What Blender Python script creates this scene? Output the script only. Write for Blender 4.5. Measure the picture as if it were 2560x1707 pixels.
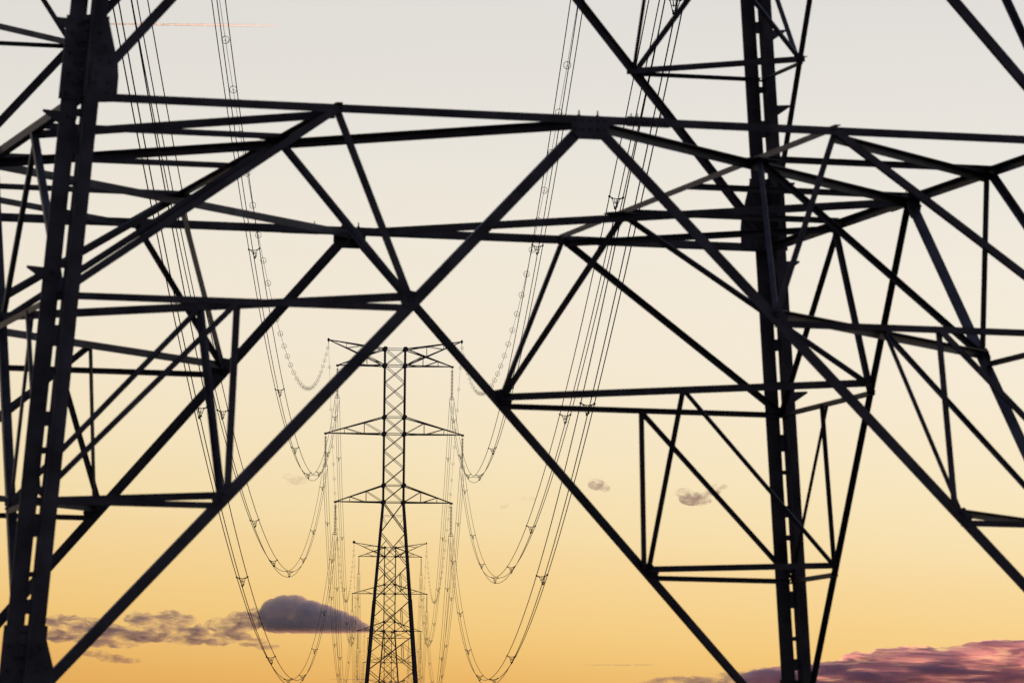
import bpy, math, random
from math import sin, cos, tan, atan2, radians, pi, sqrt
from mathutils import Vector, Matrix
random.seed(7)
SC = bpy.context.scene
for o in list(bpy.data.objects): bpy.data.objects.remove(o)
EYE = 1.6                                   # eye height above the ground where the photographer stands

# ------------------------------------------------------------------ camera
PITCH = 0.094443; ROLL = -0.01025
cam = bpy.data.cameras.new('camera'); CAM = bpy.data.objects.new('camera', cam); SC.collection.objects.link(CAM)
cam.sensor_width = 36.0; cam.lens = 14265.6 * 36.0 / 2560.0
cam.clip_start = 0.5; cam.clip_end = 90000
cam.dof.use_dof = True; cam.dof.focus_distance = 700; cam.dof.aperture_fstop = 11
CAM.matrix_world = Matrix.Translation((0, 0, EYE)) @ Matrix.Rotation(pi/2 + PITCH, 4, 'X') @ Matrix.Rotation(-ROLL, 4, 'Z')
SC.camera = CAM

# ------------------------------------------------------------------ sky
SUN_AZ = radians(14); LAMP_AZ = radians(24); SUN_EL = radians(-3.8)        # just right of the view, already down for the land, still lighting the clouds
wd = bpy.data.worlds.new('World'); SC.world = wd; wd.use_nodes = True
nt = wd.node_tree; N = nt.nodes; L = nt.links; N.clear()
def nd(t, **k):
    n = N.new(t)
    for a, v in k.items(): setattr(n, a, v)
    return n
def math_n(op, a, b=None, c=None, clamp=False):
    n = nd('ShaderNodeMath', operation=op); n.use_clamp = clamp
    for i, v in enumerate((a, b, c)):
        if v is None: continue
        if isinstance(v, (int, float)): n.inputs[i].default_value = v
        else: L.new(v, n.inputs[i])
    return n.outputs[0]
def srgb(r, g, b):
    f = lambda c: c/12.92 if c <= .04045 else ((c+.055)/1.055)**2.4
    return (f(r/255), f(g/255), f(b/255), 1)
tc = nd('ShaderNodeTexCoord'); sx = nd('ShaderNodeSeparateXYZ'); L.new(tc.outputs['Generated'], sx.inputs[0])
X_, Y_, Z_ = sx.outputs
hz = math_n('SQRT', math_n('ADD', math_n('MULTIPLY', X_, X_), math_n('MULTIPLY', Y_, Y_)))
elev = math_n('ARCTAN2', Z_, hz)                      # radians above the horizon
cosaz = math_n('DIVIDE', math_n('ADD', math_n('MULTIPLY', X_, sin(SUN_AZ)), math_n('MULTIPLY', Y_, cos(SUN_AZ))), math_n('MAXIMUM', hz, 1e-4))
az = math_n('ARCTAN2', X_, Y_)
# the glow sinks a little towards the sun's side: same colours slightly lower on the left
e2 = math_n('ADD', elev, math_n('MULTIPLY', math_n('MAXIMUM', math_n('MINIMUM', az, .5), -.5), 0.055))
fac = math_n('DIVIDE', e2, 0.6, clamp=True)
cr = nd('ShaderNodeValToRGB'); L.new(fac, cr.inputs[0])
stops = [(0.0, (206,122,60)), (1.0, (222,154,76)), (1.6, (229,169,88)), (1.98, (236,183,103)), (2.41, (243,200,124)), (2.8, (245,208,140)), (3.21, (246,214,155)),
         (3.54, (246,221,170)), (4.22, (246,228,190)), (5.22, (244,232,210)), (6.43, (240,232,217)), (7.63, (231,227,219)),
         (8.83, (225,221,216)), (12, (196,196,206)), (20, (140,150,175)), (34, (82,94,128))]
el = cr.color_ramp.elements
while len(el) > 1: el.remove(el[-1])
for i, (d, c) in enumerate(stops):
    p = radians(d)/0.6
    e = el[0] if i == 0 else el.new(min(p, 1.0))
    e.position = min(p, 1.0); e.color = srgb(*c)
back = nd('ShaderNodeValToRGB')                       # the sky away from the sunset: dim, mauve to blue
L.new(fac, back.inputs[0]); eb = back.color_ramp.elements
eb[0].position = 0; eb[0].color = srgb(108,98,104); eb[1].position = 1; eb[1].color = srgb(82,86,108)
mx = nd('ShaderNodeMixRGB'); mr = nd('ShaderNodeMapRange'); mr.interpolation_type = 'SMOOTHSTEP'
L.new(cosaz, mr.inputs[0]); mr.inputs[1].default_value = .15; mr.inputs[2].default_value = .93
L.new(mr.outputs[0], mx.inputs[0]); L.new(back.outputs[0], mx.inputs[1]); L.new(cr.outputs[0], mx.inputs[2])
bg = nd('ShaderNodeBackground'); L.new(math_n('ADD', math_n('MULTIPLY', math_n('MAXIMUM', math_n('MINIMUM', az, .4), -.4), .28), 1.0), bg.inputs[1])
out = nd('ShaderNodeOutputWorld'); L.new(mx.outputs[0], bg.inputs[0]); L.new(bg.outputs[0], out.inputs[0])

sl = bpy.data.lights.new('sun', 'SUN'); SUN = bpy.data.objects.new('sun', sl); SC.collection.objects.link(SUN)
sl.energy = 5.0; sl.angle = radians(.5); sl.color = (1.0, .42, .26)
sd = Vector((sin(LAMP_AZ)*cos(SUN_EL), cos(LAMP_AZ)*cos(SUN_EL), sin(SUN_EL)))
SUN.rotation_euler = sd.to_track_quat('Z', 'Y').to_euler()
SC.view_settings.view_transform = 'Standard'; SC.view_settings.look = 'None'
SC.view_settings.exposure = 0; SC.view_settings.gamma = 1
SC.cycles.volume_bounces = 5; SC.cycles.max_bounces = 8; SC.cycles.volume_step_rate = 1.0; SC.cycles.volume_max_steps = 128
SC.cycles.use_denoising = True

# ------------------------------------------------------------------ helpers
COL = SC.collection
def setp(o, label=None, cat=None, group=None, kind=None):
    if label: o['label'] = label
    if cat: o['category'] = cat
    if group: o['group'] = group
    if kind: o['kind'] = kind
    return o
def empty(name, loc, rz=0, **k):
    o = bpy.data.objects.new(name, None); COL.objects.link(o); o.empty_display_size = .3
    o.location = loc; o.rotation_euler = (0, 0, rz); return setp(o, **k)
class MB:
    def __init__(s): s.v = []; s.f = []
    def add(s, vs, fs):
        n = len(s.v); s.v += [tuple(v) for v in vs]; s.f += [tuple(i+n for i in f) for f in fs]
    def prism(s, prof, p0, p1, a, b, m0=(0,0), k1=1.0):     # profile of (a,b) points swept p0 -> p1
        n = len(prof)
        vs = [p0 + a*x + b*y for x, y in prof] + [p1 + a*x*k1 + b*y*k1 for x, y in prof]
        fs = [(i, (i+1) % n, n+(i+1) % n, n+i) for i in range(n)] + [tuple(range(n-1, -1, -1)), tuple(range(n, 2*n))]
        s.add(vs, fs)
    def angle(s, p0, p1, nrm, w, t=None, flip=1, off=0.0, ext=0.0, w2=None):
        p0 = Vector(p0); p1 = Vector(p1); d = (p1-p0).normalized(); t = t or max(.006, w*.1)
        p0 = p0 - d*ext; p1 = p1 + d*ext
        nn = Vector(nrm); nn = (nn - d*nn.dot(d)).normalized(); u = d.cross(nn)*flip
        p0 = p0 + nn*off; p1 = p1 + nn*off; h = w/2
        w2 = w2 or w; s.prism([(-h,0),(h,0),(h,-t),(-h+t,-t),(-h+t,-w2),(-h,-w2)], p0, p1, u, nn)
    def box(s, c, a, b, n, la, lb, ln):
        s.prism([(-la/2,-lb/2),(la/2,-lb/2),(la/2,lb/2),(-la/2,lb/2)], c-n*ln/2, c+n*ln/2, a, b)
    def plate(s, pts, n, t):
        m = len(pts); q = [Vector(p) for p in pts]
        s.add([p + n*t/2 for p in q] + [p - n*t/2 for p in q],
              [tuple(range(m)), tuple(range(2*m-1, m-1, -1))] + [(i, m+i, m+(i+1) % m, (i+1) % m) for i in range(m)])
    def tube(s, pts, r, seg=6, cap=True, ref=Vector((0,0,1))):
        pts = [Vector(p) for p in pts]; m = len(pts); vs = []
        rr = r if isinstance(r, (list, tuple)) else [r]*m
        for i, p in enumerate(pts):
            d = (pts[min(i+1, m-1)] - pts[max(i-1, 0)]).normalized()
            a = d.cross(ref); a = a.normalized() if a.length > 1e-4 else d.orthogonal().normalized(); b = a.cross(d)
            vs += [p + (a*cos(2*pi*k/seg) + b*sin(2*pi*k/seg))*rr[i] for k in range(seg)]
        fs = [(i*seg+k, i*seg+(k+1) % seg, (i+1)*seg+(k+1) % seg, (i+1)*seg+k) for i in range(m-1) for k in range(seg)]
        if cap: fs += [tuple(range(seg-1, -1, -1)), tuple(range((m-1)*seg, m*seg))]
        s.add(vs, fs)
    def lathe(s, c, prof, seg=12, ax=Vector((0,0,1))):      # prof: (radius, height) along ax
        a = ax.orthogonal().normalized(); b = ax.cross(a)
        s.tube([c + ax*h for r, h in prof], [max(r, .001) for r, h in prof], seg, True, ref=a)
    def ball(s, c, r, seg=8, sq=1.0):
        s.lathe(c, [(r*sin(pi*i/6), -r*cos(pi*i/6)*sq) for i in range(7)], seg)
    def bolt(s, c, n, r=.014, h=.02): s.tube([c, c+n*h], r, 6)
    def build(s, name, mat, parent=None, inv=None, **k):
        me = bpy.data.meshes.new(name); me.from_pydata(s.v, [], s.f); me.materials.append(mat); me.update()
        o = bpy.data.objects.new(name, me); COL.objects.link(o)
        if parent: o.parent = parent
        return setp(o, **k)

def mat(name, base, rough=.6, metal=0.0, nscale=3.0, var=.25, bump=.0, col2=None):
    m = bpy.data.materials.new(name); m.use_nodes = True; t = m.node_tree; b = t.nodes['Principled BSDF']
    c = t.nodes.new('ShaderNodeTexCoord'); n = t.nodes.new('ShaderNodeTexNoise'); n.inputs['Scale'].default_value = nscale
    n.inputs['Detail'].default_value = 6; t.links.new(c.outputs['Object'], n.inputs['Vector'])
    r = t.nodes.new('ShaderNodeValToRGB'); t.links.new(n.outputs[0], r.inputs[0])
    c2 = col2 or tuple(x*(1+var) for x in base)
    r.color_ramp.elements[0].position = .35; r.color_ramp.elements[1].position = .68
    r.color_ramp.elements[0].color = (*[x*(1-var) for x in base], 1); r.color_ramp.elements[1].color = (*c2, 1)
    t.links.new(r.outputs[0], b.inputs['Base Color']); b.inputs['Roughness'].default_value = rough; b.inputs['Metallic'].default_value = metal
    if bump:
        bp = t.nodes.new('ShaderNodeBump'); bp.inputs['Strength'].default_value = bump; bp.inputs['Distance'].default_value = .01
        t.links.new(n.outputs[0], bp.inputs['Height']); t.links.new(bp.outputs[0], b.inputs['Normal'])
    return m
M_STEEL = mat('galvanised_steel', (.092,.088,.092), .52, .35, 4, .42, .3)
M_BOLT = mat('bolt_steel', (.03,.03,.034), .5, .5, 20, .2)
M_WIRE = mat('weathered_aluminium_wire', (.04,.038,.036), .8, 0, 1, .2)
M_GLASS = mat('insulator_glaze', (.03,.028,.03), .35, 0, 6, .2)
M_CONC = mat('concrete', (.28,.27,.25), .9, 0, 2, .2, .3)
M_GRASS = mat('dry_grass', (.055,.06,.028), .95, 0, .08, .35, 0, (.10,.085,.045))

# ------------------------------------------------------------------ ground
GP = [(-4000,-3),(-60,0),(25,0),(38,1.9),(56,2.3),(160,3),(764,11.0),(1410,22.6),(2147,35),(2870,44),(6000,60),(20000,90)]
def gz(y):
    for (a, za), (b, zb) in zip(GP, GP[1:]):
        if y <= b: return za + (zb-za)*max(0, (y-a)/(b-a))
    return GP[-1][1]
m = MB(); ys = []
for (a, _), (b, _) in zip(GP, GP[1:]):
    k = 8 if b-a > 200 else 4; ys += [a+(b-a)*i/k for i in range(k)]
ys.append(20000); xs = [-9000,-6000,-3000,-1500,-800,-400,-200,-100,-50,-20,0,20,50,100,200,400,800,1500,3000,6000,9000]
m.add([(x, y, gz(y) + (0 if abs(x) < 30 or y < 100 else .4*sin(x*.01+y*.004))) for y in ys for x in xs],
      [(j*len(xs)+i, j*len(xs)+i+1, (j+1)*len(xs)+i+1, (j+1)*len(xs)+i) for j in range(len(ys)-1) for i in range(len(xs)-1)])
m.build('ground', M_GRASS, kind='structure')

# ------------------------------------------------------------------ near pylon (lower body seen through)
TH = 0.26063; TX = -0.448; TY = 47.643; HB = 5.8707 + EYE; TAU = 0.102746; W2 = 4.0
near = empty('lattice_pylon', (TX, TY, HB-4.67), TH, label='huge dark lattice pylon in the foreground, out of focus, whose braces cross the whole picture', cat='pylon', group='lattice pylons of the power line')
ZB = 4.67                                   # local height of the horizontal beams above the pylon's base
EXV, EYV, EZV = Vector((1,0,0)), Vector((0,1,0)), Vector((0,0,1))
def hw(z): return W2 - TAU*z if z < 23.3 else W2 - TAU*23.3
def P(x, y, z): return Vector((x, y, z + ZB))
CORN = {'A': (-1,-1), 'B': (1,-1), 'C': (1,1), 'D': (-1,1)}
F_ = {'A': 4.674, 'B': 4.594, 'C': 4.633, 'D': 5.270}
D1 = {'A': 1.489, 'B': 1.508, 'C': 1.504, 'D': 1.304}
D2 = {'A': 3.046, 'B': 3.023, 'C': 3.032, 'D': 2.618}
# faces: (name, axis along, outward normal, leg at -, leg at +)
FACES = {'ab': (EXV, -EYV, 'A', 'B'), 'bc': (EYV, EXV, 'B', 'C'), 'cd': (EXV, EYV, 'D', 'C'), 'ad': (EYV, -EXV, 'A', 'D')}
def fp(f, a, z, o=0.0):                     # point on a face: a along, z height (from beam), o outwards
    ax, n, _, _ = FACES[f]
    return ax*a + n*(hw(z)+o) + EZV*(z+ZB)
def legp(k, z): return P(CORN[k][0]*hw(z), CORN[k][1]*hw(z), z)
def diag_a(k, d):                           # distance along the face of the main diagonal, d below the beam, leg k
    return (d/F_[k])*(W2+TAU*F_[k])
WL, WM, WR = .078, .062, .043               # angle widths: main diagonal, beam, redundant
cnt = [0]
def J(): cnt[0] += 1; return ((cnt[0]*37) % 11 - 5)*.0009
def member(name, p0, p1, n, w, off, flip=1, ext=.02, lab=None, w2=None):
    b = MB(); b.angle(p0, p1, n, w, None, flip, off+J(), ext, w2); return b.build(name, M_STEEL, near, label=lab)

# legs: two back-to-back angles with a see-through gap, batten plates, splices
ZTOP = 68.2
for k, (cx, cy) in CORN.items():
    s = 1 if cx*cy > 0 else -1
    b = MB(); g = .0098; wf = .132; t = .014
    # heels on the diagonal that lies across the line of sight
    h1 = Vector((g, -g*s, 0)); h2 = Vector((-g, g*s, 0))
    zs = [-F_[k]-.25, -.02, .62, 12, 23.3, ZTOP-ZB]
    for za, zb_ in zip(zs, zs[1:]):
        kk = 1.0 if za < 12 else .85
        p0 = legp(k, za); p1 = legp(k, zb_)
        for hv, sg in ((h1, 1), (h2, -1)):
            w_ = wf*kk
            prof = [(0,0),(w_,0),(w_,t),(t,t),(t,w_),(0,w_)]
            b.prism(prof, p0+hv, p1+hv, EXV*sg, EYV*(-s*sg))
    # battens in the gap
    dg = Vector((1, -s, 0)).normalized(); dn = Vector((1, s, 0)).normalized()
    z = -F_[k]+.5; i = 0
    while z < 6:
        if not (-.05 < z < .7):
            hgt = (.05, .11, .04, .16, .06)[i % 5]
            b.box(legp(k, z), dg, dn, EZV, .10, .012, hgt)
        z += (.30, .24, .36, .27)[i % 4]; i += 1
    leg = b.build('leg', M_STEEL, near)
    # splice with big cover plates where beam and diagonals meet, and again at the foot
    for za, zc in ((-.02, .63), (-F_[k]-.1, -F_[k]+.66)):
        b = MB(); bb = b
        p0 = legp(k, za); p1 = legp(k, zc)
        for hv, sg in ((h1, 1), (h2, -1)):
            w_ = wf + .022; o = -.012
            prof = [(o,o),(w_,o),(w_,o+.011),(o+.011,o+.011),(o+.011,w_),(o,w_)]
            b.prism(prof, p0+hv, p1+hv, EXV*sg, EYV*(-s*sg))
        b.box((p0+p1)/2, dg, dn, EZV, .12, .013, zc-za)
        for j in range(8):
            zz = za + .05 + j*(zc-za-.1)/7
            c = legp(k, zz)
            for hv, sg in ((h1, 1), (h2, -1)):
                q = c + hv + EXV*sg*(.05 if j % 2 else .095)
                for ny in (-1, 1): bb.bolt(q + EYV*(-s*sg)*(-.012) + EYV*ny*.012, EYV*ny)
                q = c + hv + EYV*(-s*sg)*(.05 if j % 2 else .095)
                for nx in (-1, 1): bb.bolt(q + EXV*sg*(-.012) + EXV*nx*.012, EXV*nx)
        b.build('splice_plate', M_STEEL, leg)
    for f in [f for f in FACES if k in FACES[f][2:]]:
        ax, n, kl, kr = FACES[f]; sg = 1 if kl == k else -1
        q = lambda a, z: fp(f, -sg*(hw(z)-a), z, .016)
        b = MB(); b.plate([q(-.02,.63), q(.16,.60), q(.26,.27), q(.275,.17), q(.28,-.03), q(-.02,-.05)], n, .010)
        fz = -F_[k]; b2 = MB()
        b2.plate([q(-.02,fz+.66), q(.14,fz+.62), q(.26,fz+.27), q(.27,fz+.05), q(.2,fz-.1), q(-.02,fz-.1)], n, .010)
        for a_, z_ in ((.10,.5),(.15,.4),(.20,.28),(.12,.3),(.2,.12),(.2,.04),(.1,.12),(.12,fz+.5),(.18,fz+.35),(.2,fz+.18)):
            (b if z_ > fz+1 else b2).bolt(q(a_, z_), n, .012, .02)
        b.build('gusset_plate', M_STEEL, near); b2.build('gusset_plate', M_STEEL, near)
    # little pointed climbing brackets on the outer side
    if k in 'AC':
        for zz in (2.0, 1.31, .60, -.12, -1.32):
            c = legp(k, zz) + EXV*cx*.10
            b = MB(); b.plate([c, c+EXV*cx*.17+EZV*.012, c+EXV*cx*.175-EZV*.004, c+EXV*cx*.06-EZV*.085, c-EZV*.11], EYV, .012)
            b.bolt(c + EXV*cx*-.03 - EZV*.03 - EYV*.02, -EYV, .014, .02); b.bolt(c + EXV*cx*-.07 - EZV*.05 - EYV*.02, -EYV, .014, .02)
            b.build('climbing_bracket', M_STEEL, leg)
    b = MB(); c = legp(k, -F_[k]-.2)
    b.lathe(c - EZV*1.6, [(.45,0),(.45,1.2),(.40,1.25),(.38,1.5)], 20); b.build('concrete_footing', M_CONC, near)
    # redundant members round this leg
    l1, l2 = legp(k, -D1[k]), legp(k, -D2[k]); nn = {}; h1m = {}
    for f in [f for f in FACES if k in FACES[f][2:]]:
        ax, n, kl, kr = FACES[f]; sg = -1 if kl == k else 1
        d1, d2 = D1[k], D2[k]
        n1 = fp(f, sg*diag_a(k, d1), -d1); n2 = fp(f, sg*diag_a(k, d2), -d2); nn[f] = (n1, n2, n)
        qb = fp(f, sg*W2*.5, 0)
        am = (l1+n1)/2
        dz = EZV*-.035
        member('redundant_brace', l1+dz, n1+dz, n, .050, .012, sg, 0)
        member('redundant_brace', l2+dz, n2+dz, n, .046, .012, sg, 0)
        member('redundant_brace', qb, n1, n, .048, -.014, sg)
        member('redundant_brace', qb, l1 + EZV*-.02, n, .056, .022, -sg, .03)
        dv_ = (n2-n1).normalized()
        member('redundant_brace', am+dz, n2-dv_*.06, n, .050, -.02, sg, 0, w2=.03)
        member('redundant_brace', am+dz, l2, n, .044, .02, -sg, 0, w2=.03)
        # node plates
        for nd_, r_ in ((n1, .14 if f == 'cd' else .11), (n2, .12 if f == 'cd' else .095)):
            dv = (n2-n1).normalized(); uv = n.cross(dv).normalized()
            if uv.dot(Vector(l1)-n1) < 0: uv = -uv
            b = MB(); b.plate([nd_-dv*r_, nd_-dv*r_*.5+uv*r_*.8, nd_+dv*r_*.5+uv*r_*.8, nd_+dv*r_], n, .009)
            for a_ in (-.5, 0, .5): b.bolt(nd_+dv*r_*a_+uv*r_*.3, n, .011, .02)
            b.build('gusset_plate', M_STEEL, near)
        # above the beam
        z1, z2, z3 = 1.54, 3.06, 4.40
        p1_ = fp(f, sg*(4-.9*z1), z1); p2_ = fp(f, sg*(4-.9*z2), z2)
        h1m[f] = (p1_, p2_)
        member('redundant_brace', legp(k, z1), p1_, n, .036, .012, sg, 0)
        member('redundant_brace', legp(k, z2), p2_, n, .036, .012, sg, 0)
        member('redundant_brace', p1_, legp(k, z2), n, .046, -.014, sg, 0)
        b = MB(); r_ = .09; dv = (p2_-p1_).normalized(); uv = n.cross(dv).normalized()
        if uv.dot(legp(k, z1)-p1_) < 0: uv = -uv
        b.plate([p1_-dv*r_, p1_-dv*r_*.4+uv*r_*.8, p1_+dv*r_*.9+uv*r_*.8, p1_+dv*r_*1.6], n, .009); b.build('gusset_plate', M_STEEL, near)
    (fa, fb) = list(nn)
    a1, a2, na = nn[fa]; b1, b2, nb = nn[fb]
    hm = (a1+b1)/2
    off = .07; hm = hm + EZV*.05
    member('hip_brace', a1, b1, EZV, .066, off+.01, 1, 0); member('hip_brace', a2, b2, EZV, .056, off, 1, 0)
    inw = -(Vector((cx, cy, 0)).normalized())
    member('redundant_brace', hm, a2+(hm-a2).normalized()*.02, inw, {'C': .036}.get(k, .058), 0, 1, 0, w2={'C': .02}.get(k, .035)); member('redundant_brace', hm, b2, inw, {'C': .054}.get(k, .050), 0, -1, 0, w2=.025)
    xq = P(cx*W2/2, cy*W2/2, 0)
    WX = {'Aab': .056, 'Aad': .056, 'Bab': .125, 'Bbc': .050, 'Ccd': .064, 'Cbc': .046, 'Dcd': .082, 'Dad': .056}
    member('redundant_brace', xq, a1, inw, WX[k+fa], 0, 1, 0, w2=.04); member('redundant_brace', xq, b1, inw, WX[k+fb], 0, -1, 0, w2=.04)
    ua, ub = h1m[fa], h1m[fb]; uh = (ua[1]+ub[1])/2
    member('hip_brace', ua[0], ub[0], EZV, .056, off-.02, 1, .05); member('hip_brace', ua[1], ub[1], EZV, .046, off, 1, 0)
    member('redundant_brace', uh, ua[0], inw, .036, 0, 1, 0); member('redundant_brace', uh, ub[0], inw, .036, 0, -1, 0)
for f, (ax, n, kl, kr) in FACES.items():
    member('crossbeam', legp(kl, 0), legp(kr, 0), n, {'ab': .064, 'cd': .078, 'bc': .070, 'ad': .066}[f], .026, 1, 0)
    for k, sg in ((kl, -1), (kr, 1)):
        F = F_[k]; thin = f in ('bc', 'ad') and k in 'CD'; member('main_diagonal', fp(f, 0, 0), fp(f, sg*(W2+TAU*F), -F), n, .055 if thin else (.10 if (f, k) == ('bc', 'B') else .083), .006, sg, 0, w2=.044 if thin else None)
        zt = 4.44; member('main_diagonal', legp(k, 0), fp(f, -sg*(4-.9*4.44), 4.5), n, .076 if f in ('ab','cd') else .062, .006 if sg > 0 else -.008, sg, 0, w2=.05)
        zt2 = 8.88; h2_ = hw(zt2); member('main_diagonal', fp(f, 0, 4.44), fp(f, -sg*h2_, zt2), n, .076, .006 if sg > 0 else -.008, sg, 0)
    q = lambda a, z: fp(f, a, z, .02)
    b = MB(); b.plate([q(-.15,.028), q(.15,.028), q(.15,-.10), q(.09,-.155), q(-.09,-.155), q(-.15,-.10)], n, .011)
    for a_ in (-.12,-.06,0,.06,.12):
        for z_ in (.0, -.07): b.bolt(q(a_, z_), n, .012, .022)
    for a_ in (-.08, .07): b.lathe(fp(f, a_, .03, -.02), [(.016,0),(.016,.012),(.008,.012),(.006,.045),(.001,.05)], 6)
    b.build('gusset_plate', M_STEEL, near)
    b = MB(); sgn = 1 if f in ('ab', 'bc') else -1; a0 = sgn*.46
    b.box(q(a0, 0)+n*.016, ax, n, EZV, .34, .012, .078)
    for a_ in (-.13,-.09,-.04,.0,.05,.1,.14): b.bolt(q(a0+a_, 0)+n*.02, n, .014, .022)
    for a_ in (-.12,-.07,.12): b.lathe(fp(f, a0+a_, .03, -.02), [(.012,0),(.012,.012),(.007,.012),(.005,.04),(.001,.045)], 6)
    b.build('splice_plate', M_STEEL, near)
# horizontal bracing at beam level
mids = [P(0,-4,0), P(4,0,0), P(0,4,0), P(-4,0,0)]
for i in range(4):
    member('plan_brace', mids[i], mids[(i+1) % 4], EZV, .070, .0 + .008*(i % 2), 1, 0)
for cx, cy in CORN.values():                # chords cutting the corners
    member('plan_brace', P(cx*2, cy*3.97, 0), P(cx*3.97, cy*2, 0), EZV, .066 if cy < 0 else .056, -.012, 1, 0)
for sx_ in (-1, 1):
    member('plan_brace', P(sx_*2,-4.06,0), P(sx_*2,4.03,0), EZV, .050, .045, sx_, .0)
    for yy in (-2, 0, 2):
        member('plan_brace', P(sx_*2,yy,0), P(sx_*4,yy,0), EZV, .050, .055, 1, 0)
    for yy in (-2, 2):
        b = MB(); c = P(sx_*2, yy, .015)
        b.plate([c+Vector((-.16,-.05,0)), c+Vector((-.05,-.16,0)), c+Vector((.16,-.05,0)), c+Vector((.16,.05,0)), c+Vector((.05,.16,0)), c+Vector((-.16,.05,0))], EZV, .01)
        b.build('gusset_plate', M_STEEL, near)

# ------------------------------------------------------------------ tower heads (arms, body bracing) for every pylon
def xpanel(b, z0, z1, h0, h1, w, red=False, side=False):
    for ax, n in ((EXV,-EYV),(EXV,EYV),(EYV,EXV),(EYV,-EXV)):
        pt = lambda a, z: ax*a*(h0+(h1-h0)*(z-z0)/(z1-z0)) + n*(h0+(h1-h0)*(z-z0)/(z1-z0)) + EZV*z
        A, B_, C_, D_ = pt(-1,z0), pt(1,z0), pt(1,z1), pt(-1,z1)
        b.angle(A, C_, n, w, None, 1, .02); b.angle(B_, D_, n, w, None, 1, -.03)
        if red:
            tt = h1/(h0+h1)                        # crossing height fraction measured from the wide end
            X = A + (C_-A)*(h0/(h0+h1)); lm = (A+D_)/2; rm = (B_+C_)/2
            for m_, u, v in ((lm, A, D_), (rm, B_, C_)):
                b.angle(m_, (u+X)/2, n, w*.6, None, 1, 0); b.angle(m_, (v+X)/2, n, w*.6, None, 1, 0)
            if side and n.y != 0: b.angle((B_+X)/2, (C_+X)/2, n, w*.9, None, 1, .05)
def ring(b, z, h, w, dbl=0):
    for ax, n in ((EXV,-EYV),(EXV,EYV),(EYV,EXV),(EYV,-EXV)): b.angle(-ax*h+n*h+EZV*z, ax*h+n*h+EZV*z, n, w, None, 1, .01)
def octo(b, h, z, r=.30):
    for sx_ in (-1, 1):
        for sy in (-1, 1):
            c = Vector((sx_*h, sy*(h+.03), z)); b.plate([c+Vector((r*.95*cos(a+pi/8), 0, r*.75*sin(a+pi/8))) for a in [i*pi/4 for i in range(8)]], EYV, .02)
def arm(root, side, tip, zlow, ztop, h, w=.11, verts=(.3,.62)):
    tip = Vector(tip); b = MB()
    up, lo = {}, {}
    for sy in (-1, 1):
        lo[sy] = Vector((side*h, sy*h, zlow)); up[sy] = Vector((side*h, sy*h, ztop))
        n = Vector((0, sy, 0))
        b.angle(lo[sy], tip, n, w, None, 1, 0); b.angle(up[sy], tip, n, w, None, -1, 0)
        prev = lo[sy]; 
        for i, f in enumerate(verts):
            pl = lo[sy].lerp(tip, f); pu = up[sy].lerp(tip, f)
            b.angle(pl, pu, n, w*.38, None, 1, 0)
            b.angle(pu, lo[sy].lerp(tip, 0 if i == 0 else verts[i-1]+.02), n, w*.5, None, 1, 0)
    for f0, f1 in zip((0,)+tuple(verts), tuple(verts)+(.85,)):
        b.angle(lo[-1].lerp(tip, f0), lo[1].lerp(tip, f1), EZV, w*.5, None, 1, 0)
        b.angle(up[1].lerp(tip, f0), up[-1].lerp(tip, f1), EZV, w*.5, None, 1, 0)
    b.box(tip + EZV*-.05, EXV, EYV, EZV, .42, .16, .26)
    return b.build('cross_arm', M_STEEL, root)
def earth_arm(root, side, tip, z0, z1, h, w=.10):
    tip = Vector(tip); b = MB()
    for sy in (-1, 1):
        n = Vector((0, sy, 0)); u = Vector((side*h, sy*h, z1)); l = Vector((side*h, sy*h, z0))
        b.angle(l, tip, n, w, None, 1, 0); b.angle(u, tip, n, w, None, -1, 0)
        for i, f in enumerate((.38, .68)):
            pu, pl = u.lerp(tip, f), l.lerp(tip, f); b.angle(pu, pl, n, w*.38, None, 1, 0)
            if i: b.angle(pl, u.lerp(tip, .38), n, w*.5, None, 1, 0)
    for f0, f1 in ((0,.38),(.38,.68),(.68,.9)):
        b.angle(Vector((side*h,-h,z1)).lerp(tip,f0), Vector((side*h,h,z1)).lerp(tip,f1), EZV, w*.5, None, 1, 0)
    b.ball(tip, .17, 8, 1.5)
    return b.build('earth_wire_arm', M_STEEL, root)

# near pylon's upper part, above the frame of the photograph
zz_ = [8.88, 13.2, 17.2, 20.5, 23.3]
for a_, c_ in zip(zz_, zz_[1:]):
    b = MB(); xpanel(b, a_+ZB, c_+ZB, hw(a_), hw(c_), .09, True); b.build('body_bracing', M_STEEL, near)
hN = hw(30); zz_ = [23.3, 26.7, 30, 33, 36.2, 37.6, 39.8]
zN = [28.0, 31.2, 34.4, 37.6, 40.1, 42.7, 44.7, 47.0, 49.6, 52.2, 54.1, 56.4, 59.3, 61.3, 63.5, ZTOP]
b = MB()
for a_, c_ in zip(zN, zN[1:]): xpanel(b, a_, c_, hN, hN, .06)
b.build('body_bracing', M_STEEL, near)
W1 = {'LT': -9.03, 'LM': -10.76, 'LL': -9.59, 'LE': -10.41, 'RT': 6.93, 'RM': 8.69, 'RL': 7.62, 'RE': 8.32}
Z1 = {'L': 43.6, 'M': 53.0, 'T': 62.0, 'E': 70.0}
START = {}
for key, x1 in W1.items():
    side = -1 if key[0] == 'L' else 1
    lx = (x1 - TX)/cos(TH); zc = Z1[key[1]] + EYE - (HB-4.67)
    if key[1] == 'E': earth_arm(near, side, (lx, 0, zc+.55), zc-2.4, ZTOP, hN)
    else: arm(near, side, (lx, 0, zc+4.9), zc+4.9, zc+7.2, hN)
    START[key] = Vector((x1, TY + lx*sin(TH), Z1[key[1]] + EYE))

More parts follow.
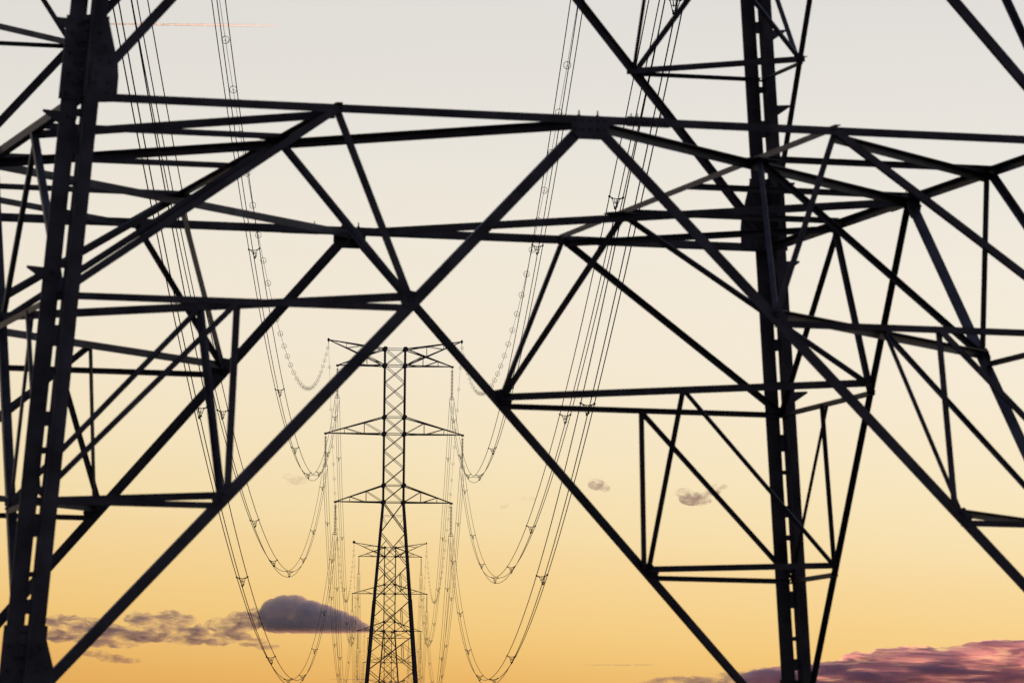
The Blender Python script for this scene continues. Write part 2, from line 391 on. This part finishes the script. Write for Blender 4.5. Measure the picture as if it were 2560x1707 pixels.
# ------------------------------------------------------------------ the line of pylons beyond
TS = .0159530                               # metres per measured unit on the second pylon
ZT = 60.4                                   # height of the top above the base
def zy(y): return ZT - (y-250)*TS
HT = 85*TS
def make_pylon():
    root = empty('lattice_pylon', (0,0,0), group='lattice pylons of the power line')
    body = [zy(v) for v in (250,390,535,680,825,967,1110,1253,1400,1542)]
    zlow = [zy(v) for v in (1542,1797,2072,2362,2662,2952,3290,3650)] + [0.0]
    z3 = zlow[0]
    hl = lambda z: HT if z >= z3 else HT + (z3-z)*.0793
    for sx_ in (-1, 1):
        for sy in (-1, 1):
            b = MB()
            for za, zb_, w in [(0, zlow[3], .30), (zlow[3], z3, .24), (z3, ZT+.1, .17)]:
                for s_, hv in ((1, .02), (-1, -.02)):
                    p0 = Vector((sx_*hl(za), sy*hl(za), za)); p1 = Vector((sx_*hl(zb_), sy*hl(zb_), zb_))
                    t = .022; ww = w*.62
                    b.prism([(0,0),(ww,0),(ww,t),(t,t),(t,ww),(0,ww)], p0+Vector((hv*sx_, -hv*sy, 0))*0, p1, EXV*s_*-sx_, EYV*-sy)
            z = 4.0
            while z < ZT:                     # step bolts
                c = Vector((sx_*hl(z), sy*hl(z), z)); b.tube([c, c+Vector((sx_*.22, 0, 0))], .012, 4); z += .42
            b.build('leg', M_STEEL, root)
            b = MB(); b.lathe(Vector((sx_*hl(0), sy*hl(0), -1.2)), [(.6,0),(.6,1.1),(.5,1.3)], 12); b.build('concrete_footing', M_CONC, root)
    for i, (za, zb_) in enumerate(zip(body, body[1:])):
        b = MB(); xpanel(b, zb_, za, HT, HT, .078)
        if i in (0, 4, 8): 
            ring(b, za, HT, .085); ring(b, zb_, HT, .10); octo(b, HT, za, .36); octo(b, HT, zb_, .36)
        b.build('body_bracing', M_STEEL, root)
    for i, (za, zb_) in enumerate(zip(zlow, zlow[1:])):
        b = MB(); xpanel(b, zb_, za, hl(zb_), hl(za), .090 if i else .12, i > 0, i > 1)
        if i == 0:
            tt = hl(za)/(hl(za)+hl(zb_)); zc = za - (za-zb_)*tt; ring(b, zc, hl(zc), .045)
            for ax, n in ((EXV,-EYV),(EXV,EYV)):
                for s_ in (-1, 1):
                    b.angle(ax*s_*hl(zc)+n*hl(zc)+EZV*zc, ax*s_*hl(zb_)*.52+n*hl(zb_)+EZV*(zb_+(zc-zb_)*.47), n, .045)
        b.build('body_bracing', M_STEEL, root)
    for s_ in (-1, 1):
        earth_arm(root, s_, (s_*562*TS, 0, zy(178)), zy(390), zy(252), HT, .13)
        arm(root, s_, (s_*483*TS, 0, zy(391)), zy(391), zy(250), HT, .14, (.38, .7))
        arm(root, s_, (s_*576*TS, 0, zy(966)), zy(968), zy(825), HT, .14, (.34, .68))
        arm(root, s_, (s_*487*TS, 0, zy(1541)), zy(1542), zy(1400), HT, .14, (.36, .70))
    return root
def children(o): return [c for c in bpy.data.objects if c.parent == o]
PYL = [(-15.70, 764.0, 71.16, 'pylon standing whole and sharp in the middle of the picture, seen through the foreground lattice'),
       (-29.60, 1410.0, 82.11, 'smaller pylon lined up directly behind the sharp middle pylon, its arms showing past that body'),
       (-45.45, 2147.0, 93.2, 'small faint pylon whose arms peep out low behind the two pylons in front'),
       (-61.1, 2870.0, 99.4, 'farthest tiny pylon of the row, its top hidden low behind the other pylons')]
proto = make_pylon(); kids = children(proto)
proot = []
ROT = radians(1.22)
for i, (x, y, zt, lab) in enumerate(PYL):
    if i == 0: r = proto
    else:
        r = proto.copy(); COL.objects.link(r)
        for c in kids:
            d = c.copy(); COL.objects.link(d); d.parent = r
    r.location = (x, y, zt + EYE - ZT); r.rotation_euler = (0, 0, ROT + radians((2.0, .5, .2, 0)[i])); setp(r, label=lab, cat='pylon'); proot.append(r)
TIP = {'T': (483, 391), 'M': (576, 966), 'L': (487, 1541), 'E': (562, 178)}
def tipw(i, key):
    x, y, zt, _ = PYL[i]; s_ = -1 if key[0] == 'L' else 1; tx, ty = TIP[key[1]]
    a = ROT + radians((2.0, .5, .2, 0)[i])
    return Vector((x + s_*tx*TS*cos(a), y + s_*tx*TS*sin(a), zt + EYE - (ty-250)*TS))
# measured positions of the suspension points of the second pylon
T2P = {'LT': (-23.51,63.95), 'LM': (-24.94,54.62), 'LL': (-23.48,45.60), 'RT': (-7.92,63.92), 'RM': (-6.48,54.86), 'RL': (-7.88,45.55), 'LE': (-24.74,71.55), 'RE': (-6.63,71.41)}

# ------------------------------------------------------------------ insulator strings
INS = 4.72
def make_string():
    r = empty('insulator_string', (0,0,0), group='insulator strings hanging from the pylon arms')
    b = MB(); b.tube([(0,0,0),(0,0,-.28)], .03, 6)
    n = 20; z0 = -.30; dz = .186; prof = []
    for i in range(n):
        z = z0 - i*dz; prof += [(.045, z), (.05, z-.05), (.195, z-.065), (.19, z-.105), (.04, z-.11)]
    prof.append((.04, z0-n*dz))
    b.lathe(Vector((0,0,0)), [(a, h) for a, h in prof], 10); b.build('insulator_discs', M_GLASS, r)
    b = MB(); zb_ = -4.05
    b.tube([(0,0,zb_+.05),(0,0,zb_-.55)], .028, 6)
    b.box(Vector((0,0,zb_-.20)), EXV, EYV, EZV, .64, .05, .10)
    for s_ in (-1, 1):
        b.tube([(s_*.30,0,zb_-.2),(s_*.30,0,zb_-.42)], .022, 6); b.tube([(s_*.30,-.22,zb_-.40),(s_*.30,0,zb_-.44),(s_*.30,.22,zb_-.40)], .03, 6)
    b.tube([(0,-.22,zb_-.86),(0,0,zb_-.90),(0,.22,zb_-.86)], .03, 6); b.tube([(0,0,zb_-.5),(0,0,zb_-.9)], .018, 6)
    b.build('yoke_plate', M_STEEL, r)
    b = MB()
    for s_ in (-1, 1):
        b.tube([(.30*cos(a), s_*.14, zb_-.16+.32*sin(a)) for a in [pi*i/12 for i in range(13)]], .014, 5)
    b.tube([(.24*cos(a), .24*sin(a), zb_+.02) for a in [2*pi*i/16 for i in range(17)]], .014, 5)
    b.build('grading_ring', M_STEEL, r)
    return r
POSN = {'T': 'top', 'M': 'middle', 'L': 'lowest'}; SIDE = {'L': 'left', 'R': 'right'}
PN = ['the sharp middle pylon', 'the pylon directly behind it', 'the third faint pylon', 'the farthest tiny pylon']
istr = make_string(); ikids = children(istr); first = [True]
def copy_root(r, kd, loc, rz):
    q = r.copy(); COL.objects.link(q); q.location = loc; q.rotation_euler = (0, 0, rz)
    for c in kd:
        d = c.copy(); COL.objects.link(d); d.parent = q
    return q
ATT = [dict(START)]
for i in range(4):
    att = {}
    for key in W1:
        if key[1] == 'E':
            tp = tipw(i, key); att[key] = tp - EZV*.55; continue
        tp = tipw(i, key) - EZV*.15
        bot = tp - EZV*(INS)
        att[key] = bot + EZV*.24           # height of the two upper conductors
        if first[0]: q = istr; q.location = tp; q.rotation_euler = (0,0,ROT); first[0] = False
        else: q = copy_root(istr, ikids, tp, ROT)
        setp(q, label='long ribbed insulator string hanging from the %s %s arm of %s' % (POSN[key[1]], SIDE[key[0]], PN[i]), cat='insulator')
    ATT.append(att)
for key in W1:
    if key[1] == 'E': continue
    q = copy_root(istr, ikids, START[key] + EZV*(INS-.24), TH); setp(q, label='insulator string on the %s %s arm of the foreground pylon' % (POSN[key[1]], SIDE[key[0]]), cat='insulator')
# the small hangers of the earth wires, one dark ball on the third tower in view
hb_ = MB(); hb_.tube([(0,0,.5),(0,0,0)], .03, 5); hb_.ball(Vector((0,0,.25)), .07); hb_.tube([(0,-.2,.03),(0,0,0),(0,.2,.03)], .035, 5)
hm0 = None
for i in range(5):
    for key in ('LE', 'RE'):
        if hm0 is None: o = hb_.build('earth_wire_clamp', M_STEEL); hm0 = o
        else: o = hm0.copy(); COL.objects.link(o)
        o.location = ATT[i][key]
        setp(o, label='small clamp holding the earth wire under the %s tip of %s' % (SIDE[key[0]], (['the foreground pylon']+PN)[i]), cat='clamp', group='earth wire clamps on the top arms')
b = MB(); b.lathe(Vector((0,0,0)), [(.36*sin(pi*i/12), -.36*cos(pi*i/12)) for i in range(13)], 16)
o = b.build('marker_ball', M_GLASS); o.location = tipw(1, 'LE') + Vector((0, 0, .1))
setp(o, label='round dark ball on the left tip of the pylon directly behind the middle one', cat='ball')

# ------------------------------------------------------------------ wires
SAG = {0: {'LT': 29.55,'LM': 29.45,'LL': 29.59,'RT': 29.43,'RM': 29.71,'RL': 29.33,'LE': 28.1,'RE': 28.36},
       1: {'c': 24.2, 'E': 23.2}, 2: {'c': 31.2, 'E': 29.8}, 3: {'c': 30.0, 'E': 28.6}}
def sag(s, key): return SAG[s][key] if s == 0 else SAG[s]['E' if key[1] == 'E' else 'c']
def at_y(s, key, y):                         # centre of the span's curve at distance y
    a, b_ = ATT[s][key], ATT[s+1][key]; t = (y-a.y)/(b_.y-a.y)
    return a.lerp(b_, t) - EZV*4*sag(s, key)*t*(1-t)
SPN = ['foreground to middle pylon', 'middle pylon to the one behind', 'second to third pylon beyond', 'third to farthest pylon beyond']
SUB = [((-.30, 0.0), 'upper left'), ((.30, 0.0), 'upper right'), ((.0, -.50), 'lower')]
for s in range(4):
    for key in W1:
        a, b_ = ATT[s][key], ATT[s+1][key]; n = 90
        ysl = [a.y + (b_.y-a.y)*i/n for i in range(n+1)]
        if key[1] == 'E':
            m = MB(); m.tube([at_y(s, key, y) for y in ysl], .014 + .002*s, 5)
            m.build('earth_wire', M_WIRE, label='thin earth wire with ring markers, %s side, %s' % (SIDE[key[0]], SPN[s]), cat='wire', group='wires of the power line'); continue
        for (dx, dz), nm in SUB:
            m = MB(); m.tube([at_y(s, key, y) + Vector((dx, 0, dz)) for y in ysl], .023 + .002*s, 5)
            m.build('conductor_wire', M_WIRE, label='%s wire, %s %s bundle of three, %s' % (nm, POSN[key[1]], SIDE[key[0]], SPN[s]), cat='wire', group='wires of the power line')

# spacers: three clamps held by a braced triangle
m = MB(); pts = [Vector((-.30,0,0)), Vector((.30,0,0)), Vector((0,0,-.50))]
c1, c2, c3, c4 = Vector((-.16,0,-.07)), Vector((.16,0,-.07)), Vector((-.05,0,-.42)), Vector((.07,0,-.42))
m.tube([pts[0], c1], .028, 5); m.tube([pts[1], c2], .028, 5); m.tube([pts[2], c3], .028, 5)
for u, v in ((c1,c2),(c1,c3),(c2,c4),(c3,c4),(Vector((-.06,0,-.07)),Vector((-.02,0,-.30))),(Vector((-.08,0,-.25)),Vector((.12,0,-.25))),(Vector((.04,0,-.07)),Vector((.03,0,-.42)))): m.tube([u, v], .017, 5)
for p_ in pts: m.ball(p_, .058, 8)
for p_ in (c1, c2, c4): m.ball(p_, .045, 8)
spm = None
YS0 = [735, 661, 594, 520, 453, 391, 317, 247.5, 174, 108]
ordn = ['first','second','third','fourth','fifth','sixth','seventh','eighth','ninth','tenth','eleventh']
def spacer_ys(s):
    if s == 0: return YS0
    a, b_ = PYL[s-1][1], PYL[s][1]; y = a + 39; r = []; i = 0
    while y < b_ - 15: r.append(y); y += (71, 67)[i % 2]; i += 1
    return r
for s in range(4):
    for key in W1:
        if key[1] == 'E': continue
        for j, y in enumerate(spacer_ys(s)):
            if s == 0: y = y + {'LT': 0,'RT': -1,'LM': .5,'RM': 0,'LL': -1,'RL': 0}[key] - (7 if (key[1] == 'T' and j == 7) or (key == 'LL' and j == 8) else 0)
            if s == 3 and j > 4: break
            if spm is None: o = m.build('spacer_clamp', M_STEEL); spm = o
            else: o = spm.copy(); COL.objects.link(o)
            p_ = at_y(s, key, y); d = at_y(s, key, y+1) - at_y(s, key, y-1)
            o.location = p_; o.rotation_euler = (atan2(d.z, d.y), radians(random.uniform(-7, 7)), 0)
            setp(o, label='%s spacer from its %s end, %s %s bundle, %s' % (ordn[j], 'far' if s == 0 else 'near', POSN[key[1]], SIDE[key[0]], SPN[s]), cat='spacer', group='spacers on the conductor bundles')

# bird diverters: little coiled rings threaded on the earth wires every 15 m
def make_div():
    m = MB(); R = .20
    m.tube([(R*cos(a), -.07+.14*a/(4*pi), R*sin(a)) for a in [4*pi*i/36 for i in range(37)]], .013, 5)
    m.tube([(0,0,.055),(0,0,-.085)], .016, 5); m.tube([(-.19,.0,-.04),(.0,0,-.03),(.19,0,-.06)], .006, 4)
    m.ball(Vector((0,0,.0)), .03, 6); m.ball(Vector((0,0,-.08)), .026, 6)
    return m
dv = None
DY = {0: [764-9-15.05*i for i in range(31)], 1: [764+14+15.05*i for i in range(42)], 2: [1410+12+15.05*i for i in range(48)], 3: [2147+12+15.05*i for i in range(28)]}
def ordinal(n):
    u = ['','first','second','third','fourth','fifth','sixth','seventh','eighth','ninth','tenth','eleventh','twelfth','thirteenth','fourteenth','fifteenth','sixteenth','seventeenth','eighteenth','nineteenth']
    if n < 20: return u[n]
    te = {2:'twent',3:'thirt',4:'fort'}[n//10]
    return te+'ieth' if n % 10 == 0 else te+'y-'+u[n % 10]
for s, yl in DY.items():
    for key in ('LE', 'RE'):
        for j, y in enumerate(yl):
            if y > ATT[s+1][key].y - 5: continue
            y = y + (5 if (s == 0 and key == 'RE') else 0) + random.uniform(-.6, .6)
            if dv is None: o = make_div().build('bird_diverter', M_WIRE); dv = o
            else: o = dv.copy(); COL.objects.link(o)
            p_ = at_y(s, key, y); d = at_y(s, key, y+1) - at_y(s, key, y-1)
            o.location = p_; o.rotation_euler = (atan2(d.z, d.y)*.5, random.uniform(-.3, .3), random.uniform(-.15, .15))
            setp(o, label='%s ring marker from the %s end, %s earth wire, %s' % (ordinal(j+1), 'far' if s == 0 else 'near', SIDE[key[0]], SPN[s]), cat='bird marker', group='ring markers on the earth wires')

# ------------------------------------------------------------------ clouds and vapour trails (far away, real volumes)
FPX = 14265.6
def sky_dir(px, py):
    U = px-1280; V = 853.5-py
    u = U*cos(ROLL)+V*sin(ROLL); v = -U*sin(ROLL)+V*cos(ROLL); x = u/FPX; z = v/FPX
    d = Vector((x, cos(PITCH)-z*sin(PITCH), sin(PITCH)+z*cos(PITCH))); return d/d.y
CY = 16000.0; MPP = CY/FPX
def vol_mat(name, dens, nscale, lo, hi, col, aniso=.0, stretch=(1,1,1), detail=8, rough=.6, warp=0.0):
    m = bpy.data.materials.new(name); m.use_nodes = True; t = m.node_tree; t.nodes.clear(); ln = t.links
    o = t.nodes.new('ShaderNodeOutputMaterial'); v = t.nodes.new('ShaderNodeVolumePrincipled'); ln.new(v.outputs[0], o.inputs['Volume'])
    tc = t.nodes.new('ShaderNodeTexCoord'); mp = t.nodes.new('ShaderNodeMapping'); mp.inputs['Scale'].default_value = stretch
    ln.new(tc.outputs['Object'], mp.inputs[0]); n = t.nodes.new('ShaderNodeTexNoise'); ln.new(mp.outputs[0], n.inputs['Vector'])
    n.inputs['Scale'].default_value = nscale; n.inputs['Detail'].default_value = detail; n.inputs['Roughness'].default_value = rough; n.inputs['Distortion'].default_value = warp
    r = t.nodes.new('ShaderNodeMapRange'); ln.new(n.outputs[0], r.inputs[0]); r.inputs[1].default_value = lo; r.inputs[2].default_value = hi
    r.inputs[3].default_value = 0; r.inputs[4].default_value = dens; r.clamp = True
    ln.new(r.outputs[0], v.inputs['Density']); v.inputs['Color'].default_value = (*col, 1); v.inputs['Anisotropy'].default_value = aniso
    return m
def blob_cloud(name, blobs, material, lab, depth=1.0, ref=None, yoff=0.0, voxel=6, disp=.35, sub=3, step=None, floor=None, tsc=38, **k):
    """blobs: (px, py, rx px, ry px) ellipses on the photograph, turned into lumps of that size CY metres away"""
    bm = MB(); c0 = ref or blobs[0]; ori = sky_dir(c0[0], c0[1])*(CY+yoff)
    sc_ = (CY+yoff)/FPX
    import bmesh
    me = bpy.data.meshes.new(name); big = bmesh.new()
    for px, py, rx, ry in blobs:
        c = sky_dir(px, py)*(CY+yoff) - ori
        r = bmesh.ops.create_icosphere(big, subdivisions=sub, radius=1.0)
        for v in r['verts']:
            v.co = Vector((v.co.x*rx*sc_, v.co.y*min(rx, ry*2.2)*depth*sc_, v.co.z*ry*sc_)) + c
            if floor:
                zf = (sky_dir(px, floor)*(CY+yoff) - ori).z
                if v.co.z < zf: v.co.z = zf + (v.co.z-zf)*.12
    big.to_mesh(me); big.free()
    o = bpy.data.objects.new(name, me); COL.objects.link(o); o.location = ori + Vector((0, 0, EYE)); me.materials.append(material)
    rm = o.modifiers.new('merge', 'REMESH'); rm.mode = 'VOXEL'; rm.voxel_size = voxel
    if disp:
        tx = bpy.data.textures.new(name+'_lumps', 'CLOUDS'); tx.noise_scale = tsc; tx.noise_depth = 3
        dm = o.modifiers.new('lumps', 'DISPLACE'); dm.texture = tx; dm.texture_coords = 'LOCAL'; dm.strength = disp; dm.mid_level = .5
    if step: pass
    return setp(o, label=lab, cat='cloud', **k)
VC = vol_mat('cloud_mass', .034, .055, .26, .54, (.90,.935,.95), 0, (1,1,1.2), 6, .62, .3)  # red held back in the albedo to stand in for this cloud's shade
VW = vol_mat('cloud_wisps', .075, .026, .455, .70, (.60,.62,.72), 0, (.6,.8,1.7), 10, .68, .9)  # lowered albedo mutes the lamp's red: weaker sunlight put into the colour
VF = vol_mat('cloud_faint', .070, .030, .45, .74, (.55,.50,.58), 0, (.8,1,1.4), 10, .68, 1.0)
VB = vol_mat('cloud_bank', .14, .022, .47, .65, (.97,.80,.86), .46, (.34,1,3.0), 10, .68, 1.0)  # reddish albedo: part of the sunset glow is put into the colour
G = 'clouds low in the evening sky'
blob_cloud('cloud', [(685,1535,38,40),(712,1522,40,36),(742,1520,36,34),(772,1535,50,36),(805,1543,45,34),(838,1552,45,30),(868,1560,40,24),(893,1568,32,16),(918,1573,22,8),(700,1560,50,26),(760,1565,90,24),(820,1568,80,20),(664,1548,20,26),(728,1503,22,17),(700,1505,20,16)],
           VC, 'solid mauve grey cloud left of the middle pylon, pointed at its right end', ref=(760,1540), disp=9, tsc=13, voxel=3, depth=2.0, floor=1580, group=G)
blob_cloud('cloud', [(160,1552,60,16),(215,1562,60,22),(270,1580,60,22),(330,1587,70,22),(400,1588,60,18),(470,1594,60,18),(540,1598,40,16),(590,1592,40,14),(630,1604,40,12),(668,1616,34,8),
                     (150,1588,45,18),(240,1600,60,18),(300,1608,50,12),(350,1545,45,16),(420,1545,38,22),(465,1560,38,26),(500,1575,24,14),(560,1560,50,20),(600,1548,40,20),(635,1540,34,22),(390,1570,60,18),(620,1555,40,22)],
           VW, 'long ragged strip of mauve cloud stretching from the left leg to the solid cloud', ref=(400,1585), disp=14, tsc=20, voxel=4, group=G)
blob_cloud('cloud', [(240,1632,40,9),(280,1645,40,11),(325,1650,30,8)], VF, 'faint thin wisp under the ragged strip of cloud', disp=8, tsc=15, voxel=4, group=G, yoff=200)
blob_cloud('cloud', [(2330,1695,420,50),(2100,1700,260,44),(2050,1678,130,20),(1990,1690,110,24),(2180,1644,80,16),(2300,1640,150,24),(2420,1640,120,26),(2500,1625,110,26),(2560,1635,90,34),(2380,1668,220,36),(2210,1668,150,26),(2300,1730,460,40)],
           VB, 'broad cloud bank at the lower right corner, glowing red on its underside', ref=(2300,1690), disp=20, tsc=26, voxel=6, depth=1.6, group=G, yoff=-1500)
blob_cloud('cloud', [(1760,1702,140,14),(1850,1696,70,20),(1895,1686,36,16),(1680,1708,90,10),(1920,1705,70,22)], VW, 'low grey cloud tail running left from the red bank, behind the right leg', ref=(1800,1700), disp=14, tsc=20, voxel=4, group=G, yoff=-1400)
blob_cloud('cloud', [(1735,1247,40,18),(1710,1232,24,13),(1758,1250,24,11),(1800,1216,24,8),(1780,1230,24,9)], VF, 'small mauve puff between the two steep braces left of the right leg', disp=8, tsc=14, group=G, voxel=3, yoff=100)
blob_cloud('cloud', [(1495,1212,26,14),(1512,1220,16,10),(1485,1202,14,9)], VF, 'tiny mauve puff to the left of the small puff, beside the long diagonal', disp=7, tsc=12, group=G, voxel=3, yoff=300)
VF2 = vol_mat('cloud_smudge', .016, .05, .44, .70, (.55,.55,.60), 0, (.8,1,1.4), 8, .66, .8)
blob_cloud('cloud', [(745,1200,28,12),(720,1190,16,8)], VF2, 'very faint smudge of cloud under the left sagging wires', disp=7, tsc=14, group=G, voxel=3, yoff=500)
blob_cloud('cloud', [(1262,1264,14,8),(1320,1246,20,7)], VF2, 'very faint smudge of cloud right of the middle pylon', disp=7, tsc=14, group=G, voxel=3, yoff=400)

def trail(name, pts, r, material, lab, CYt, seg=10):
    c0 = sky_dir(*pts[0])*CYt; n = 24; q = []; rr = []
    for i in range(n+1):
        t = i/n; a = sky_dir(pts[0][0]+(pts[1][0]-pts[0][0])*t, pts[0][1]+(pts[1][1]-pts[0][1])*t)*CYt - c0
        q.append(a + Vector((0, 0, random.uniform(-.1, .1)*r[1]))); rr.append((r[0]+(r[1]-r[0])*t)*CYt/FPX)
    m = MB(); m.tube(q, rr, seg); o = m.build(name, material, label=lab, cat='vapour trail', group='vapour trails'); o.location = c0 + Vector((0,0,EYE)); return o
def ice_mat(name, cover, fade):
    m = bpy.data.materials.new(name); m.use_nodes = True; t = m.node_tree; t.nodes.clear(); ln = t.links
    o = t.nodes.new('ShaderNodeOutputMaterial'); mix = t.nodes.new('ShaderNodeMixShader'); ln.new(mix.outputs[0], o.inputs['Surface'])
    tr = t.nodes.new('ShaderNodeBsdfTransparent'); ad = t.nodes.new('ShaderNodeAddShader'); d = t.nodes.new('ShaderNodeBsdfDiffuse'); l = t.nodes.new('ShaderNodeBsdfTranslucent')
    d.inputs[0].default_value = (.12,.15,.15,1); l.inputs[0].default_value = (.80,1,1,1); ln.new(d.outputs[0], ad.inputs[0]); ln.new(l.outputs[0], ad.inputs[1])  # cyan tint offsets the red lamp: whiter high-altitude sunlight put into the colour
    ln.new(tr.outputs[0], mix.inputs[1]); ln.new(ad.outputs[0], mix.inputs[2])
    tc = t.nodes.new('ShaderNodeTexCoord'); n = t.nodes.new('ShaderNodeTexNoise'); n.inputs['Scale'].default_value = .09; n.inputs['Detail'].default_value = 5
    ln.new(tc.outputs['Object'], n.inputs['Vector']); r = t.nodes.new('ShaderNodeMapRange'); ln.new(n.outputs[0], r.inputs[0]); r.inputs[1].default_value = .2; r.inputs[2].default_value = .5; r.inputs[4].default_value = cover
    x = t.nodes.new('ShaderNodeSeparateXYZ'); ln.new(tc.outputs['Generated'], x.inputs[0]); f = t.nodes.new('ShaderNodeFloatCurve'); c = f.mapping.curves[0]
    for p_, v in fade[1:-1]: c.points.new(p_, v)
    c.points[0].location = fade[0]; c.points[-1].location = fade[-1]; f.mapping.update(); ln.new(x.outputs[0], f.inputs['Value'])
    mu = t.nodes.new('ShaderNodeMath'); mu.operation = 'MULTIPLY'; ln.new(r.outputs[0], mu.inputs[0]); ln.new(f.outputs[0], mu.inputs[1]); ln.new(mu.outputs[0], mix.inputs[0])
    return m
VT = ice_mat('trail_ice', .95, [(0,1),(.25,.9),(.6,.55),(1,.0)])
VT2 = ice_mat('trail_ice_thin', .3, [(0,0),(.3,.6),(.6,.8),(1,0)])
trail('vapour_trail', [(262,60.5),(712,65)], (2.0, 4.2), VT, 'short bright orange vapour trail at upper left, right of the left leg', 12000)
trail('vapour_trail', [(1450,1661.5),(1640,1661)], (1.0, 1.0), VT2, 'thin pale vapour trail low right of the middle pylon, left of the long diagonal', 12500)
trail('vapour_trail', [(815,1697),(955,1697.5)], (1.0, 1.2), VT2, 'thin pale vapour trail at the bottom edge, left of the middle pylon', 12600)
